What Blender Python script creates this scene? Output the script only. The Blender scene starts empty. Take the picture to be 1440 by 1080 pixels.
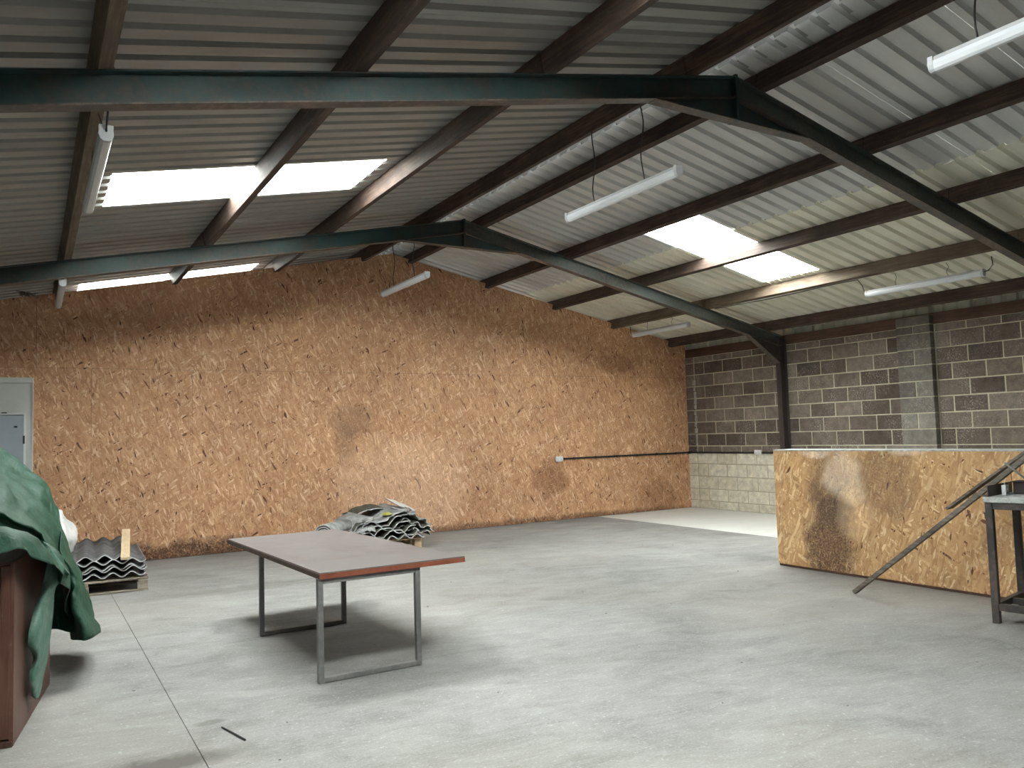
import bpy, bmesh, math, random
from mathutils import Vector, Matrix
random.seed(7)
SC = bpy.context.scene
COL = SC.collection

# ------------------------------------------------------------------ camera
cam_d = bpy.data.cameras.new('camera'); cam = bpy.data.objects.new('camera', cam_d); COL.objects.link(cam)
cam.matrix_world = Matrix(((0.85495019, -0.007899, -0.51864995, 0.0),
                           (-0.5178585, -0.07026989, -0.85257534, 0.0),
                           (-0.02971098, 0.99749674, -0.06416781, 1.5),
                           (0, 0, 0, 1)))
cam_d.sensor_width = 36.0; cam_d.lens = 1116.224 / 1440 * 36
cam_d.clip_start = 0.05; cam_d.clip_end = 200
SC.camera = cam

# ------------------------------------------------------------------ sky, openings, exposure
world = bpy.data.worlds.new('overcast_sky'); SC.world = world; world.use_nodes = True
wn = world.node_tree; wn.nodes.clear()
wo = wn.nodes.new('ShaderNodeOutputWorld'); wb = wn.nodes.new('ShaderNodeBackground')
wb.inputs['Color'].default_value = (0.95, 0.975, 1.0, 1); wb.inputs['Strength'].default_value = 50.0
wn.links.new(wb.outputs[0], wo.inputs[0])
SC.view_settings.view_transform = 'Standard'; SC.view_settings.look = 'None'
SC.view_settings.gamma = 1.0; SC.view_settings.use_curve_mapping = False
SC.view_settings.exposure = 0.0
cy = SC.cycles
cy.use_denoising = True; cy.max_bounces = 8; cy.diffuse_bounces = 5; cy.glossy_bounces = 3
cy.transmission_bounces = 4; cy.transparent_max_bounces = 6
cy.sample_clamp_indirect = 12.0; cy.caustics_reflective = False; cy.caustics_refractive = False

# building numbers (metres): x across, y towards the board wall, z up
RX, RZ, SLL, SLR = 4.85, 4.34, 0.2075, 0.214            # ridge x, rafter top at ridge, roof slope
XL, XR = -1.30, 11.0                       # side walls
YF, YB, YE = -3.6, 11.50, 13.9             # door wall, board wall face, far gable
PD = 0.165                                 # purlin depth
def zraf(x): return RZ - (SLL if x < RX else SLR) * abs(x - RX)
def zsheet(x): return zraf(x) + PD + 0.004
SKY_L = [(2.01, 3.01), (6.73, 7.74), (11.56, 12.56)]
SKY_R = [(6.87, 7.85), (12.25, 13.2)]
SKX_L = (0.53, 2.81); SKX_R = (6.85, 9.10)

def portal(name, loc, normal, sx, sy):
    l = bpy.data.lights.new(name, 'AREA'); l.shape = 'RECTANGLE'; l.size = sx; l.size_y = sy
    l.cycles.is_portal = True
    o = bpy.data.objects.new(name, l); COL.objects.link(o)
    o.location = loc
    o.rotation_euler = Vector(normal).to_track_quat('-Z', 'X').to_euler()
    return o
for (y0, y1) in SKY_L:
    xm = sum(SKX_L) / 2
    o = portal('daylight_portal', (xm, (y0 + y1) / 2, zsheet(xm) + 0.16), (SLL, 0, -1), 1, 1)
    ex = Vector((1, 0, SLL)).normalized(); nz = Vector((-SLL, 0, 1)).normalized(); ey = nz.cross(ex)
    o.rotation_euler = Matrix((ex, ey, nz)).transposed().to_euler()
    o.data.size = (SKX_L[1] - SKX_L[0]) / 0.978; o.data.size_y = y1 - y0
for (y0, y1) in SKY_R:
    xm = sum(SKX_R) / 2
    o = portal('daylight_portal', (xm, (y0 + y1) / 2, zsheet(xm) + 0.16), (0, 0, -1), 1, 1)
    ex = Vector((1, 0, -SLR)).normalized(); nz = Vector((SLR, 0, 1)).normalized(); ey = nz.cross(ex)
    o.rotation_euler = Matrix((ex, ey, nz)).transposed().to_euler()
    o.data.size = (SKX_R[1] - SKX_R[0]) / 0.978; o.data.size_y = y1 - y0

# ------------------------------------------------------------------ node helpers
class NT:
    def __init__(s, name):
        s.m = bpy.data.materials.new(name); s.m.use_nodes = True; s.t = s.m.node_tree; s.t.nodes.clear()
        s.out = s.t.nodes.new('ShaderNodeOutputMaterial'); s.b = s.t.nodes.new('ShaderNodeBsdfPrincipled')
        s.t.links.new(s.b.outputs[0], s.out.inputs[0])
    def n(s, kind, **kw):
        nd = s.t.nodes.new(kind)
        for k, v in kw.items(): setattr(nd, k, v)
        return nd
    def put(s, sock, v):
        if isinstance(v, bpy.types.NodeSocket): s.t.links.new(v, sock)
        elif isinstance(v, (tuple, list)) and len(v) == 3 and sock.type == 'RGBA': sock.default_value = (*v, 1)
        else: sock.default_value = v
    def math(s, op, a, b=0.0, c=None, clamp=False):
        nd = s.n('ShaderNodeMath', operation=op, use_clamp=clamp); s.put(nd.inputs[0], a); s.put(nd.inputs[1], b)
        if c is not None: s.put(nd.inputs[2], c)
        return nd.outputs[0]
    def mix(s, f, a, b, mode='MIX'):
        nd = s.n('ShaderNodeMix', data_type='RGBA', blend_type=mode); s.put(nd.inputs[0], f)
        s.put(nd.inputs[6], a); s.put(nd.inputs[7], b); return nd.outputs[2]
    def ramp(s, f, stops, mode='LINEAR'):
        nd = s.n('ShaderNodeValToRGB'); cr = nd.color_ramp; cr.interpolation = mode
        while len(cr.elements) < len(stops): cr.elements.new(0.5)
        for e, (p, c) in zip(cr.elements, stops):
            e.position = p; e.color = (*c, 1) if isinstance(c, (tuple, list)) else (c, c, c, 1)
        s.put(nd.inputs[0], f); return nd.outputs[0]
    def coord(s, kind='Object'): return s.n('ShaderNodeTexCoord').outputs[kind]
    def geo(s): return s.n('ShaderNodeNewGeometry').outputs['Position']
    def mapping(s, v, loc=(0, 0, 0), rot=(0, 0, 0), sc=(1, 1, 1)):
        if any(rot) and any(abs(q - 1) > 1e-6 for q in sc):      # turn first, stretch afterwards
            v = s.mapping(v, rot=rot); rot = (0, 0, 0)
        nd = s.n('ShaderNodeMapping'); s.put(nd.inputs['Vector'], v)
        nd.inputs['Location'].default_value = loc; nd.inputs['Rotation'].default_value = rot; nd.inputs['Scale'].default_value = sc
        return nd.outputs[0]
    def noise(s, v, scale, detail=4, rough=0.55, dist=0.0):
        nd = s.n('ShaderNodeTexNoise'); s.put(nd.inputs['Vector'], v); nd.inputs['Scale'].default_value = scale
        nd.inputs['Detail'].default_value = detail; nd.inputs['Roughness'].default_value = rough; nd.inputs['Distortion'].default_value = dist
        return nd.outputs[0]
    def bump(s, h, strength=0.3, dist=0.01):
        nd = s.n('ShaderNodeBump'); nd.inputs['Strength'].default_value = strength; nd.inputs['Distance'].default_value = dist
        s.put(nd.inputs['Height'], h); s.put(s.b.inputs['Normal'], nd.outputs[0])
    def blob(s, pos, centre, radii):
        """1 inside an ellipsoid fading to 0 at its rim (for stains and for painted light and shade)"""
        w = s.n('ShaderNodeTexNoise'); s.put(w.inputs['Vector'], pos); w.inputs['Scale'].default_value = 3.2; w.inputs['Detail'].default_value = 5
        q = s.n('ShaderNodeVectorMath', operation='MULTIPLY_ADD'); s.put(q.inputs[0], w.outputs['Color'])
        k = min(0.5, 0.9 * min(radii[0] if radii[0] != 1 else 9, radii[1] if radii[1] != 1 else 9, radii[2] if radii[2] != 1 else 9))
        q.inputs[1].default_value = (k, k, k); s.put(q.inputs[2], pos)
        centre = tuple(c + k * 0.5 for c in centre); pos = q.outputs[0]
        v = s.mapping(pos, loc=tuple(-c / r for c, r in zip(centre, radii)), sc=tuple(1 / r for r in radii))
        l = s.n('ShaderNodeVectorMath', operation='LENGTH'); s.put(l.inputs[0], v)
        return s.math('SUBTRACT', 1.0, l.outputs['Value'], clamp=True)
    def done(s, col=None, rough=0.8, metal=0.0, spec=None):
        if col is not None: s.put(s.b.inputs['Base Color'], col)
        s.put(s.b.inputs['Roughness'], rough); s.put(s.b.inputs['Metallic'], metal)
        if spec is not None: s.b.inputs['Specular IOR Level'].default_value = spec
        return s.m

def mat_plain(name, c1, c2, scale=6, rough=0.7, metal=0.0, bump=0.15, sc=(1, 1, 1), spec=None):
    t = NT(name); v = t.mapping(t.geo(), sc=sc)
    n1 = t.noise(v, scale, 5); n2 = t.noise(v, scale * 7, 3)
    f = t.math('ADD', t.math('MULTIPLY', n1, 0.65), t.math('MULTIPLY', n2, 0.35))
    c = t.ramp(f, [(0.36, c1), (0.64, c2)])
    if bump: t.bump(f, bump, 0.01)
    return t.done(c, rough, metal, spec)

# ------------------------------------------------------------------ materials
def mat_osb(name, plane, stains_and_light, dark=1.0):
    t = NT(name); p = t.geo()
    sp = t.n('ShaderNodeSeparateXYZ'); t.put(sp.inputs[0], p)
    cb = t.n('ShaderNodeCombineXYZ')
    t.put(cb.inputs[0], sp.outputs[0 if plane == 'XZ' else 1]); t.put(cb.inputs[1], sp.outputs[2])
    uv = cb.outputs[0]
    wz = t.n('ShaderNodeTexNoise'); t.put(wz.inputs['Vector'], uv); wz.inputs['Scale'].default_value = 14
    vm = t.n('ShaderNodeVectorMath', operation='MULTIPLY_ADD')
    t.put(vm.inputs[0], wz.outputs['Color']); vm.inputs[1].default_value = (0.02, 0.02, 0); t.put(vm.inputs[2], uv)
    uvw = vm.outputs[0]
    stops = [(0.0, (0.11, 0.045, 0.022)), (0.014, (0.17, 0.07, 0.035)), (0.022, (0.44, 0.225, 0.115)), (0.3, (0.53, 0.29, 0.158)),
             (0.62, (0.60, 0.345, 0.195)), (0.86, (0.67, 0.415, 0.25)), (0.95, (0.78, 0.54, 0.355)), (1.0, (0.83, 0.61, 0.43))]
    if plane == 'YZ': stops = [(q, (c[0] * 1.02, c[1] * (1.12 if q > 0.02 else 1), c[2] * (0.98 if q > 0.02 else 1))) for q, c in stops]
    col = None; hgt = None
    for i, (ang, s, st) in enumerate([(0.6, 62, 0.30), (1.75, 58, 0.24), (2.6, 52, 0.24), (1.35, 66, 0.20), (1.05, 46, 0.20)]):
        v = t.mapping(uvw, loc=(i * 3.7, i * 1.3, 0), rot=(0, 0, ang), sc=(st, 1, 1))
        vo = t.n('ShaderNodeTexVoronoi', voronoi_dimensions='2D', feature='F1'); t.put(vo.inputs['Vector'], v); vo.inputs['Scale'].default_value = s
        sc = t.n('ShaderNodeSeparateColor'); t.put(sc.inputs[0], vo.outputs['Color'])
        c = t.ramp(sc.outputs[0], stops)
        if col is None: col = c; hgt = sc.outputs[1]
        else:
            m = t.math('GREATER_THAN', sc.outputs[2], [0, 0.5, 0.6, 0.66, 0.8][i])
            col = t.mix(m, col, c); 
            mh = t.n('ShaderNodeMix'); t.put(mh.inputs[0], m); t.put(mh.inputs[2], hgt); t.put(mh.inputs[3], sc.outputs[1]); hgt = mh.outputs[0]
    big = t.noise(p, 0.8, 4); med = t.noise(p, 5, 4)
    col = t.mix(1.0, col, t.ramp(big, [(0.3, (0.86, 0.84, 0.83)), (0.7, (1.05, 1.03, 1.0))]), 'MULTIPLY')
    col = t.mix(1.0, col, t.ramp(med, [(0.3, (0.88, 0.87, 0.87)), (0.7, (1.05, 1.05, 1.05))]), 'MULTIPLY')
    edge = t.noise(p, 7, 8, 0.8); grain = t.ramp(t.noise(p, 55, 3, 0.7), [(0.36, 0.45), (0.56, 1.0)])
    for (c, r, sc_, am) in stains_and_light:
        b = t.blob(p, c, r)
        f = t.math('MULTIPLY', t.math('MULTIPLY', t.math('MULTIPLY', t.math('POWER', b, 0.8), t.math('SUBTRACT', edge, 0.22)), 7.5, clamp=True), am)
        f = t.math('MULTIPLY', f, grain)
        tinted = t.mix(1.0, col, tuple(min(1.6, q * 2.6) for q in sc_), 'MULTIPLY')
        col = t.mix(f, col, t.mix(0.5, sc_, tinted))
    if dark != 1.0: col = t.mix(1.0, col, (dark, dark, dark), 'MULTIPLY')
    t.bump(hgt, 0.25, 0.003)
    return t.done(col, 0.62, 0, 0.35)

grey_d = (0.10, 0.075, 0.06)
M = {}
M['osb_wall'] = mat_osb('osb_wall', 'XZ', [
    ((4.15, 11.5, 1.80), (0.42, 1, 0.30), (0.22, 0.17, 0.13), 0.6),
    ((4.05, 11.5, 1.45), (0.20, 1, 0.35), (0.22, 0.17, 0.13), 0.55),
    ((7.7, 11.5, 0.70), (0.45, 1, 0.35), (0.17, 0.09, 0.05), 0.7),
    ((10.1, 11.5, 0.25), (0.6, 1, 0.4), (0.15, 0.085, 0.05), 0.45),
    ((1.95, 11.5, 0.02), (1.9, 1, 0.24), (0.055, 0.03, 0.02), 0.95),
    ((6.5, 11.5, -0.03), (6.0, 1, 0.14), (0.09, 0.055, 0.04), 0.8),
    ((5.0, 11.5, 0.75), (1.3, 1, 0.9), (0.86, 0.68, 0.55), 0.42),  # pale pool of rooflight daylight, painted into the board colour
    ((9.3, 11.5, 2.75), (0.5, 1, 0.2), (0.12, 0.06, 0.04), 0.4)])
M['osb_part'] = mat_osb('osb_partition', 'YZ', [
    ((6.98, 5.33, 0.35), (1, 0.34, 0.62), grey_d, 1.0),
    ((6.98, 5.30, 0.85), (1, 0.30, 0.50), (0.16, 0.12, 0.09), 0.75),
    ((6.98, 4.70, 0.95), (1, 0.42, 0.40), (0.19, 0.145, 0.105), 0.75),
    ((6.98, 5.12, 0.98), (1, 0.27, 0.30), (0.80, 0.70, 0.58), 1.0),
    ((6.98, 5.02, 0.62), (1, 0.24, 0.30), (0.76, 0.58, 0.42), 0.55),
    ((6.98, 5.45, 1.23), (1, 0.22, 0.07), (0.75, 0.72, 0.68), 0.9),
    ((6.98, 4.45, 1.24), (1, 0.20, 0.05), (0.75, 0.72, 0.68), 0.8),
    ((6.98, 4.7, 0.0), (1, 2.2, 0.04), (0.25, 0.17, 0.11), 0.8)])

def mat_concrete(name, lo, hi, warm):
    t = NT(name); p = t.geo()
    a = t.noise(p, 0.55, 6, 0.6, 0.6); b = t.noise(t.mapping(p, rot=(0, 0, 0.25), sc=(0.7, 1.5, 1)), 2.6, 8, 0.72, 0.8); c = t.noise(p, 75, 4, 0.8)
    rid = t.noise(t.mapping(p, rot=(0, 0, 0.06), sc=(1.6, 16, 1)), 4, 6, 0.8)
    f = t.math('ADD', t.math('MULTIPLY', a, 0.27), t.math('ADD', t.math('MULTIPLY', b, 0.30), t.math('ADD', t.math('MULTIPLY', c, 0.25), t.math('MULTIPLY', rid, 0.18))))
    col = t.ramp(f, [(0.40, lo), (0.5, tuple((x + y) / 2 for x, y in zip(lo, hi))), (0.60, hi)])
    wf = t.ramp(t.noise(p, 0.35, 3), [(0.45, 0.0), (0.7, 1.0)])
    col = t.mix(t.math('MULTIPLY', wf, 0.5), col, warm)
    # small dark pits and aggregate specks
    vo = t.n('ShaderNodeTexVoronoi', feature='F1'); t.put(vo.inputs['Vector'], p); vo.inputs['Scale'].default_value = 9
    spk = t.math('LESS_THAN', vo.outputs['Distance'], 0.055)
    col = t.mix(t.math('MULTIPLY', spk, 0.5), col, (0.12, 0.11, 0.10))
    g = t.ramp(t.noise(p, 34, 4, 0.8), [(0.57, 0.0), (0.70, 1.0)])
    col = t.mix(t.math('MULTIPLY', g, 0.35), col, (0.72, 0.72, 0.70))
    edge = t.noise(p, 5, 6, 0.75)
    for (cc, r, am) in [((0.40, 4.15, 0), (0.62, 0.17, 1), 0.9), ((0.84, 4.62, 0), (0.10, 0.06, 1), 0.5), ((3.9, 9.6, 0), (1.6, 0.3, 1), 0.3), ((2.0, 5.6, 0), (1.3, 1.0, 1), 0.3),  # the wide patch beneath the table is its shadow, painted into the floor
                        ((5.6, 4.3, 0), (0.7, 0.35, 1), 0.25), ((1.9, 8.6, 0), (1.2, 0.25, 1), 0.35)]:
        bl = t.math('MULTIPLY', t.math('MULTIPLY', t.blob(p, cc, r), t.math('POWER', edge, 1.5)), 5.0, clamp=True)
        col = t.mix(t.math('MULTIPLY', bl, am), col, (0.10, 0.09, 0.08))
    h = t.math('ADD', t.math('MULTIPLY', rid, 0.8), t.math('MULTIPLY', c, 0.25))
    t.bump(h, 0.5, 0.006)
    return t.done(col, 0.85, 0, 0.3)
M['concrete'] = mat_concrete('concrete_floor', (0.150, 0.147, 0.142), (0.345, 0.34, 0.33), (0.32, 0.295, 0.255))
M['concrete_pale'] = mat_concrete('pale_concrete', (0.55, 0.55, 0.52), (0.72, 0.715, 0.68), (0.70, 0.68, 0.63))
M['joint'] = mat_plain('joint_dirt', (0.16, 0.155, 0.14), (0.26, 0.25, 0.235), 20, 0.95)

def mat_block(name, stops, speck, amount):
    t = NT(name); p = t.geo(); r = t.n('ShaderNodeObjectInfo').outputs['Random']
    base = t.ramp(r, stops)
    n = t.noise(p, 9, 5, 0.65); f = t.noise(p, 90, 3, 0.7)
    col = t.mix(1.0, base, t.ramp(n, [(0.3, 0.72), (0.7, 1.25)]), 'MULTIPLY')
    col = t.mix(1.0, col, t.ramp(f, [(0.3, 0.8), (0.7, 1.2)]), 'MULTIPLY')
    m1 = t.ramp(t.noise(p, 2.2, 3, 0.6), [(0.42, 0.0), (0.66, 1.0)])
    m2 = t.ramp(t.noise(p, 42, 5, 0.8), [(0.52, 0.0), (0.66, 1.0)])
    col = t.mix(t.math('MULTIPLY', t.math('MULTIPLY', m1, m2), amount), col, speck)
    t.bump(f, 0.4, 0.004)
    return t.done(col, 0.9, 0, 0.2)
M['block'] = mat_block('dark_block', [(0, (0.082, 0.066, 0.054)), (0.35, (0.125, 0.101, 0.083)), (0.7, (0.17, 0.139, 0.114)), (1, (0.225, 0.19, 0.16))], (0.52, 0.48, 0.43), 0.9)
M['block_pier'] = mat_block('pier_block', [(0, (0.115, 0.102, 0.088)), (0.5, (0.165, 0.15, 0.13)), (1, (0.26, 0.24, 0.21))], (0.6, 0.57, 0.52), 0.6)
M['block_cream'] = mat_block('cream_block', [(0, (0.60, 0.565, 0.445)), (0.5, (0.67, 0.635, 0.52)), (1, (0.72, 0.70, 0.60))], (0.78, 0.78, 0.76), 0.7)
M['mortar'] = mat_plain('mortar', (0.40, 0.37, 0.265), (0.56, 0.52, 0.39), 5, 0.95)
M['mortar_low'] = mat_plain('mortar_low', (0.36, 0.33, 0.25), (0.50, 0.47, 0.37), 8, 0.95)
M['render'] = mat_plain('block_render', (0.20, 0.18, 0.16), (0.30, 0.27, 0.24), 3, 0.9)

def mat_timber(name, c1, c2, c3, axis=1, rough=0.75):
    t = NT(name); p = t.geo()
    sc = [9, 9, 9]; sc[axis] = 0.55
    g = t.noise(t.mapping(p, sc=tuple(sc)), 5, 5, 0.65, 0.4); n = t.noise(p, 2.0, 4, 0.6)
    f = t.math('ADD', t.math('MULTIPLY', g, 0.6), t.math('MULTIPLY', n, 0.4))
    col = t.ramp(f, [(0.35, c1), (0.5, c2), (0.66, c3)])
    sp = t.ramp(t.noise(p, 30, 4, 0.8), [(0.62, 0.0), (0.72, 1.0)])
    col = t.mix(t.math('MULTIPLY', sp, 0.25), col, (0.42, 0.38, 0.33))
    t.bump(g, 0.3, 0.004)
    return t.done(col, rough, 0, 0.35)
M['purlin'] = mat_timber('purlin_timber', (0.030, 0.020, 0.016), (0.058, 0.037, 0.029), (0.12, 0.078, 0.055))
M['purlin_worn'] = mat_timber('worn_purlin_timber', (0.065, 0.047, 0.032), (0.115, 0.084, 0.057), (0.20, 0.15, 0.105))
M['plate'] = mat_timber('wall_plate_timber', (0.055, 0.028, 0.018), (0.085, 0.045, 0.03), (0.12, 0.07, 0.045))
M['pallet'] = mat_timber('pallet_timber', (0.10, 0.085, 0.07), (0.20, 0.17, 0.135), (0.42, 0.37, 0.30), 0)
M['pallet_pale'] = mat_timber('pale_pallet_timber', (0.42, 0.28, 0.16), (0.60, 0.44, 0.28), (0.70, 0.58, 0.42), 0)
M['plank_pale'] = mat_timber('pale_plank', (0.50, 0.37, 0.22), (0.62, 0.48, 0.31), (0.70, 0.57, 0.40), 1)
M['plank_dark'] = mat_timber('weathered_plank', (0.06, 0.05, 0.042), (0.13, 0.11, 0.09), (0.25, 0.215, 0.18), 1)
M['laminate'] = mat_timber('brown_laminate', (0.085, 0.038, 0.026), (0.115, 0.052, 0.036), (0.15, 0.075, 0.052), 2, 0.45)
M['laminate_in'] = mat_timber('cabinet_inside', (0.16, 0.09, 0.025), (0.22, 0.13, 0.04), (0.28, 0.17, 0.06), 2, 0.6)

def mat_steel(name, base, dark, rust, ra):
    t = NT(name); p = t.geo()
    n = t.noise(p, 2.5, 5, 0.65); f = t.noise(p, 22, 5, 0.75)
    col = t.mix(t.ramp(n, [(0.4, 0.0), (0.62, 1.0)]), base, dark)
    r = t.math('MULTIPLY', t.ramp(t.math('ADD', t.math('MULTIPLY', n, 0.45), t.math('MULTIPLY', f, 0.55)), [(0.47, 0.0), (0.6, 1.0)]), ra)
    col = t.mix(r, col, rust)
    t.bump(f, 0.15, 0.002)
    return t.done(col, 0.5, 0.0, 0.5)
M['teal'] = mat_steel('teal_painted_steel', (0.022, 0.060, 0.060), (0.016, 0.038, 0.042), (0.085, 0.055, 0.042), 0.5)
M['teal_rust'] = mat_steel('rusted_flange', (0.05, 0.05, 0.045), (0.07, 0.05, 0.04), (0.16, 0.115, 0.09), 0.8)
M['worn_steel'] = mat_steel('worn_grey_green_steel', (0.055, 0.072, 0.064), (0.038, 0.045, 0.040), (0.14, 0.115, 0.095), 0.6)
M['black_steel'] = mat_steel('black_steel', (0.035, 0.033, 0.033), (0.055, 0.05, 0.047), (0.14, 0.10, 0.08), 0.5)
M['post'] = mat_steel('dark_post_steel', (0.035, 0.026, 0.028), (0.045, 0.035, 0.034), (0.06, 0.045, 0.04), 0.3)
M['grey_steel'] = mat_steel('grey_painted_steel', (0.12, 0.12, 0.118), (0.16, 0.16, 0.155), (0.25, 0.24, 0.225), 0.5)

def mat_sheet(name, c, stain):
    t = NT(name); p = t.geo()
    n = t.noise(t.mapping(p, sc=(0.5, 2.5, 1)), 1.6, 5, 0.6); f = t.noise(t.mapping(p, sc=(1, 8, 1)), 8, 4, 0.7)
    col = t.mix(t.ramp(t.math('ADD', t.math('MULTIPLY', n, 0.7), t.math('MULTIPLY', f, 0.3)), [(0.42, 0.0), (0.72, 0.6)]), c, stain)
    return t.done(col, t.ramp(n, [(0.3, 0.30), (0.7, 0.45)]), 0.0, 0.6)
M['sheet_left'] = mat_sheet('left_roof_sheet', (0.29, 0.288, 0.275), (0.205, 0.198, 0.185))
M['sheet_up'] = mat_sheet('grey_roof_sheet', (0.60, 0.615, 0.61), (0.44, 0.445, 0.435))
M['sheet_low'] = mat_sheet('cream_roof_sheet', (0.80, 0.80, 0.69), (0.60, 0.59, 0.50))

def mat_grp():
    t = NT('translucent_rooflight'); tr = t.n('ShaderNodeBsdfTransparent'); tl = t.n('ShaderNodeBsdfTranslucent'); mx = t.n('ShaderNodeMixShader')
    tr.inputs[0].default_value = (0.97, 0.98, 0.96, 1); tl.inputs[0].default_value = (0.9, 0.92, 0.88, 1)
    mx.inputs[0].default_value = 0.25
    t.t.links.new(tr.outputs[0], mx.inputs[1]); t.t.links.new(tl.outputs[0], mx.inputs[2]); t.t.links.new(mx.outputs[0], t.out.inputs[0])
    return t.m
M['grp'] = mat_grp()
M['lamp_body'] = NT('lamp_body').done((0.42, 0.43, 0.44), 0.45)
M['lamp_diff'] = NT('lamp_diffuser').done((0.68, 0.71, 0.74), 0.3)
M['lamp_cap'] = NT('lamp_cap').done((0.50, 0.52, 0.54), 0.4)
M['black'] = NT('black_plastic').done((0.015, 0.015, 0.016), 0.5)
M['chain'] = NT('chain_metal').done((0.06, 0.06, 0.06), 0.4, 0.8)
M['white_plastic'] = NT('white_plastic').done((0.72, 0.74, 0.75), 0.35)
M['dark_slot'] = NT('dark_slot').done((0.02, 0.02, 0.02), 0.8)
M['galv'] = mat_plain('galvanised_steel', (0.42, 0.43, 0.43), (0.58, 0.59, 0.58), 14, 0.45, 0.3)
M['white_board'] = mat_plain('white_board', (0.52, 0.55, 0.52), (0.60, 0.62, 0.58), 2, 0.55, bump=0)
M['door_grey'] = mat_plain('grey_door', (0.30, 0.35, 0.40), (0.35, 0.40, 0.45), 1.5, 0.5, bump=0)
M['white_edge'] = NT('white_edge').done((0.75, 0.75, 0.74), 0.5)

def mat_tabletop():
    t = NT('grey_tabletop'); p = t.geo()
    n = t.noise(p, 3, 6, 0.7); s = t.noise(t.mapping(p, rot=(0, 0, 0.5), sc=(1, 7, 1)), 6, 5, 0.7)
    col = t.ramp(n, [(0.35, (0.115, 0.10, 0.10)), (0.65, (0.165, 0.15, 0.148))])
    col = t.mix(t.math('MULTIPLY', t.ramp(s, [(0.60, 0.0), (0.68, 1.0)]), 0.45), col, (0.30, 0.28, 0.27))
    return t.done(col, t.ramp(n, [(0.3, 0.36), (0.7, 0.52)]), 0, 0.5)
M['tabletop'] = mat_tabletop()
M['table_edge'] = mat_plain('red_brown_edge', (0.17, 0.045, 0.022), (0.27, 0.085, 0.045), 9, 0.45)
M['table_edge_dark'] = mat_plain('dark_edge', (0.05, 0.03, 0.022), (0.10, 0.06, 0.045), 9, 0.6)
M['fibre_cement'] = mat_plain('fibre_cement', (0.06, 0.06, 0.062), (0.19, 0.19, 0.195), 5, 0.9, bump=0.4)
M['fibre_edge'] = mat_plain('fibre_cement_edge', (0.35, 0.36, 0.36), (0.55, 0.56, 0.56), 12, 0.85)
M['broken_grey'] = mat_plain('dusty_broken_sheet', (0.18, 0.185, 0.18), (0.42, 0.43, 0.42), 11, 0.9, bump=0.4)
M['broken_dark'] = mat_plain('mossy_broken_sheet', (0.03, 0.032, 0.024), (0.11, 0.11, 0.085), 14, 0.95, bump=0.4)
M['broken_white'] = mat_plain('white_broken_sheet', (0.62, 0.63, 0.61), (0.80, 0.80, 0.78), 9, 0.7)
M['yellow'] = mat_plain('yellow_lichen', (0.45, 0.42, 0.08), (0.60, 0.58, 0.15), 20, 0.9)
M['slab_dust'] = mat_plain('dusty_bench_top', (0.28, 0.29, 0.28), (0.62, 0.64, 0.62), 18, 0.85, bump=0.4)
M['bag'] = mat_plain('rubble_bag', (0.55, 0.57, 0.56), (0.78, 0.79, 0.77), 5, 0.6, bump=0.5)

def mat_tarp(name, clean, worn):
    t = NT(name); p = t.geo()
    n = t.noise(p, 4.5, 6, 0.7, 0.6); s = t.noise(t.mapping(p, rot=(0.5, 0.3, 0.4), sc=(1, 4, 2)), 7, 5, 0.7)
    w = t.ramp(t.math('ADD', t.math('MULTIPLY', n, 0.6), t.math('MULTIPLY', s, 0.4)), [(0.45, 0.0), (0.66, 0.75)])
    col = t.mix(w, clean, worn)
    t.bump(t.math('ADD', n, t.math('MULTIPLY', s, 0.8)), 0.5, 0.02)
    return t.done(col, 0.55, 0, 0.3)
M['tarp'] = mat_tarp('green_tarpaulin', (0.004, 0.043, 0.020), (0.045, 0.105, 0.080))
M['tarp_worn'] = mat_tarp('worn_green_tarpaulin', (0.07, 0.16, 0.12), (0.22, 0.31, 0.265))

# ------------------------------------------------------------------ mesh helpers
def link(name, bm, mats, parent=None, smooth=False, mesh=None, recalc=True):
    if mesh is None:
        if recalc: bmesh.ops.recalc_face_normals(bm, faces=bm.faces)
        mesh = bpy.data.meshes.new(name); bm.to_mesh(mesh); bm.free()
        for m in (mats if isinstance(mats, (list, tuple)) else [mats]): mesh.materials.append(m)
        if smooth:
            for f in mesh.polygons: f.use_smooth = True
    o = bpy.data.objects.new(name, mesh); COL.objects.link(o)
    if parent is not None: o.parent = parent
    return o
def bx(bm, c, s, rot=None, mi=0, bev=0.0):
    """box: centre, full size, optional 3x3/4x4 rotation about the centre"""
    Mx = Matrix.Translation(c) @ (rot.to_4x4() if rot is not None else Matrix.Identity(4)) @ Matrix.Diagonal((*s, 1))
    r = bmesh.ops.create_cube(bm, size=1.0, matrix=Mx)
    fs = {f for v in r['verts'] for f in v.link_faces}
    for f in fs: f.material_index = mi
    if bev:
        es = list({e for v in r['verts'] for e in v.link_edges})
        rb = bmesh.ops.bevel(bm, geom=es, offset=bev, segments=1, affect='EDGES')
        for f in rb['faces']: f.material_index = mi
    return r
def bar(bm, a, b, w, h, up=(0, 0, 1), mi=0, bev=0.0):
    """square bar between two points: w sideways, h along up"""
    a, b = Vector(a), Vector(b); d = b - a; L = d.length; ex = d.normalized()
    u = Vector(up); ey = u.cross(ex).normalized(); ez = ex.cross(ey)
    R = Matrix((ex, ey, ez)).transposed()
    return bx(bm, (a + b) / 2, (L, w, h), R, mi, bev)
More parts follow.
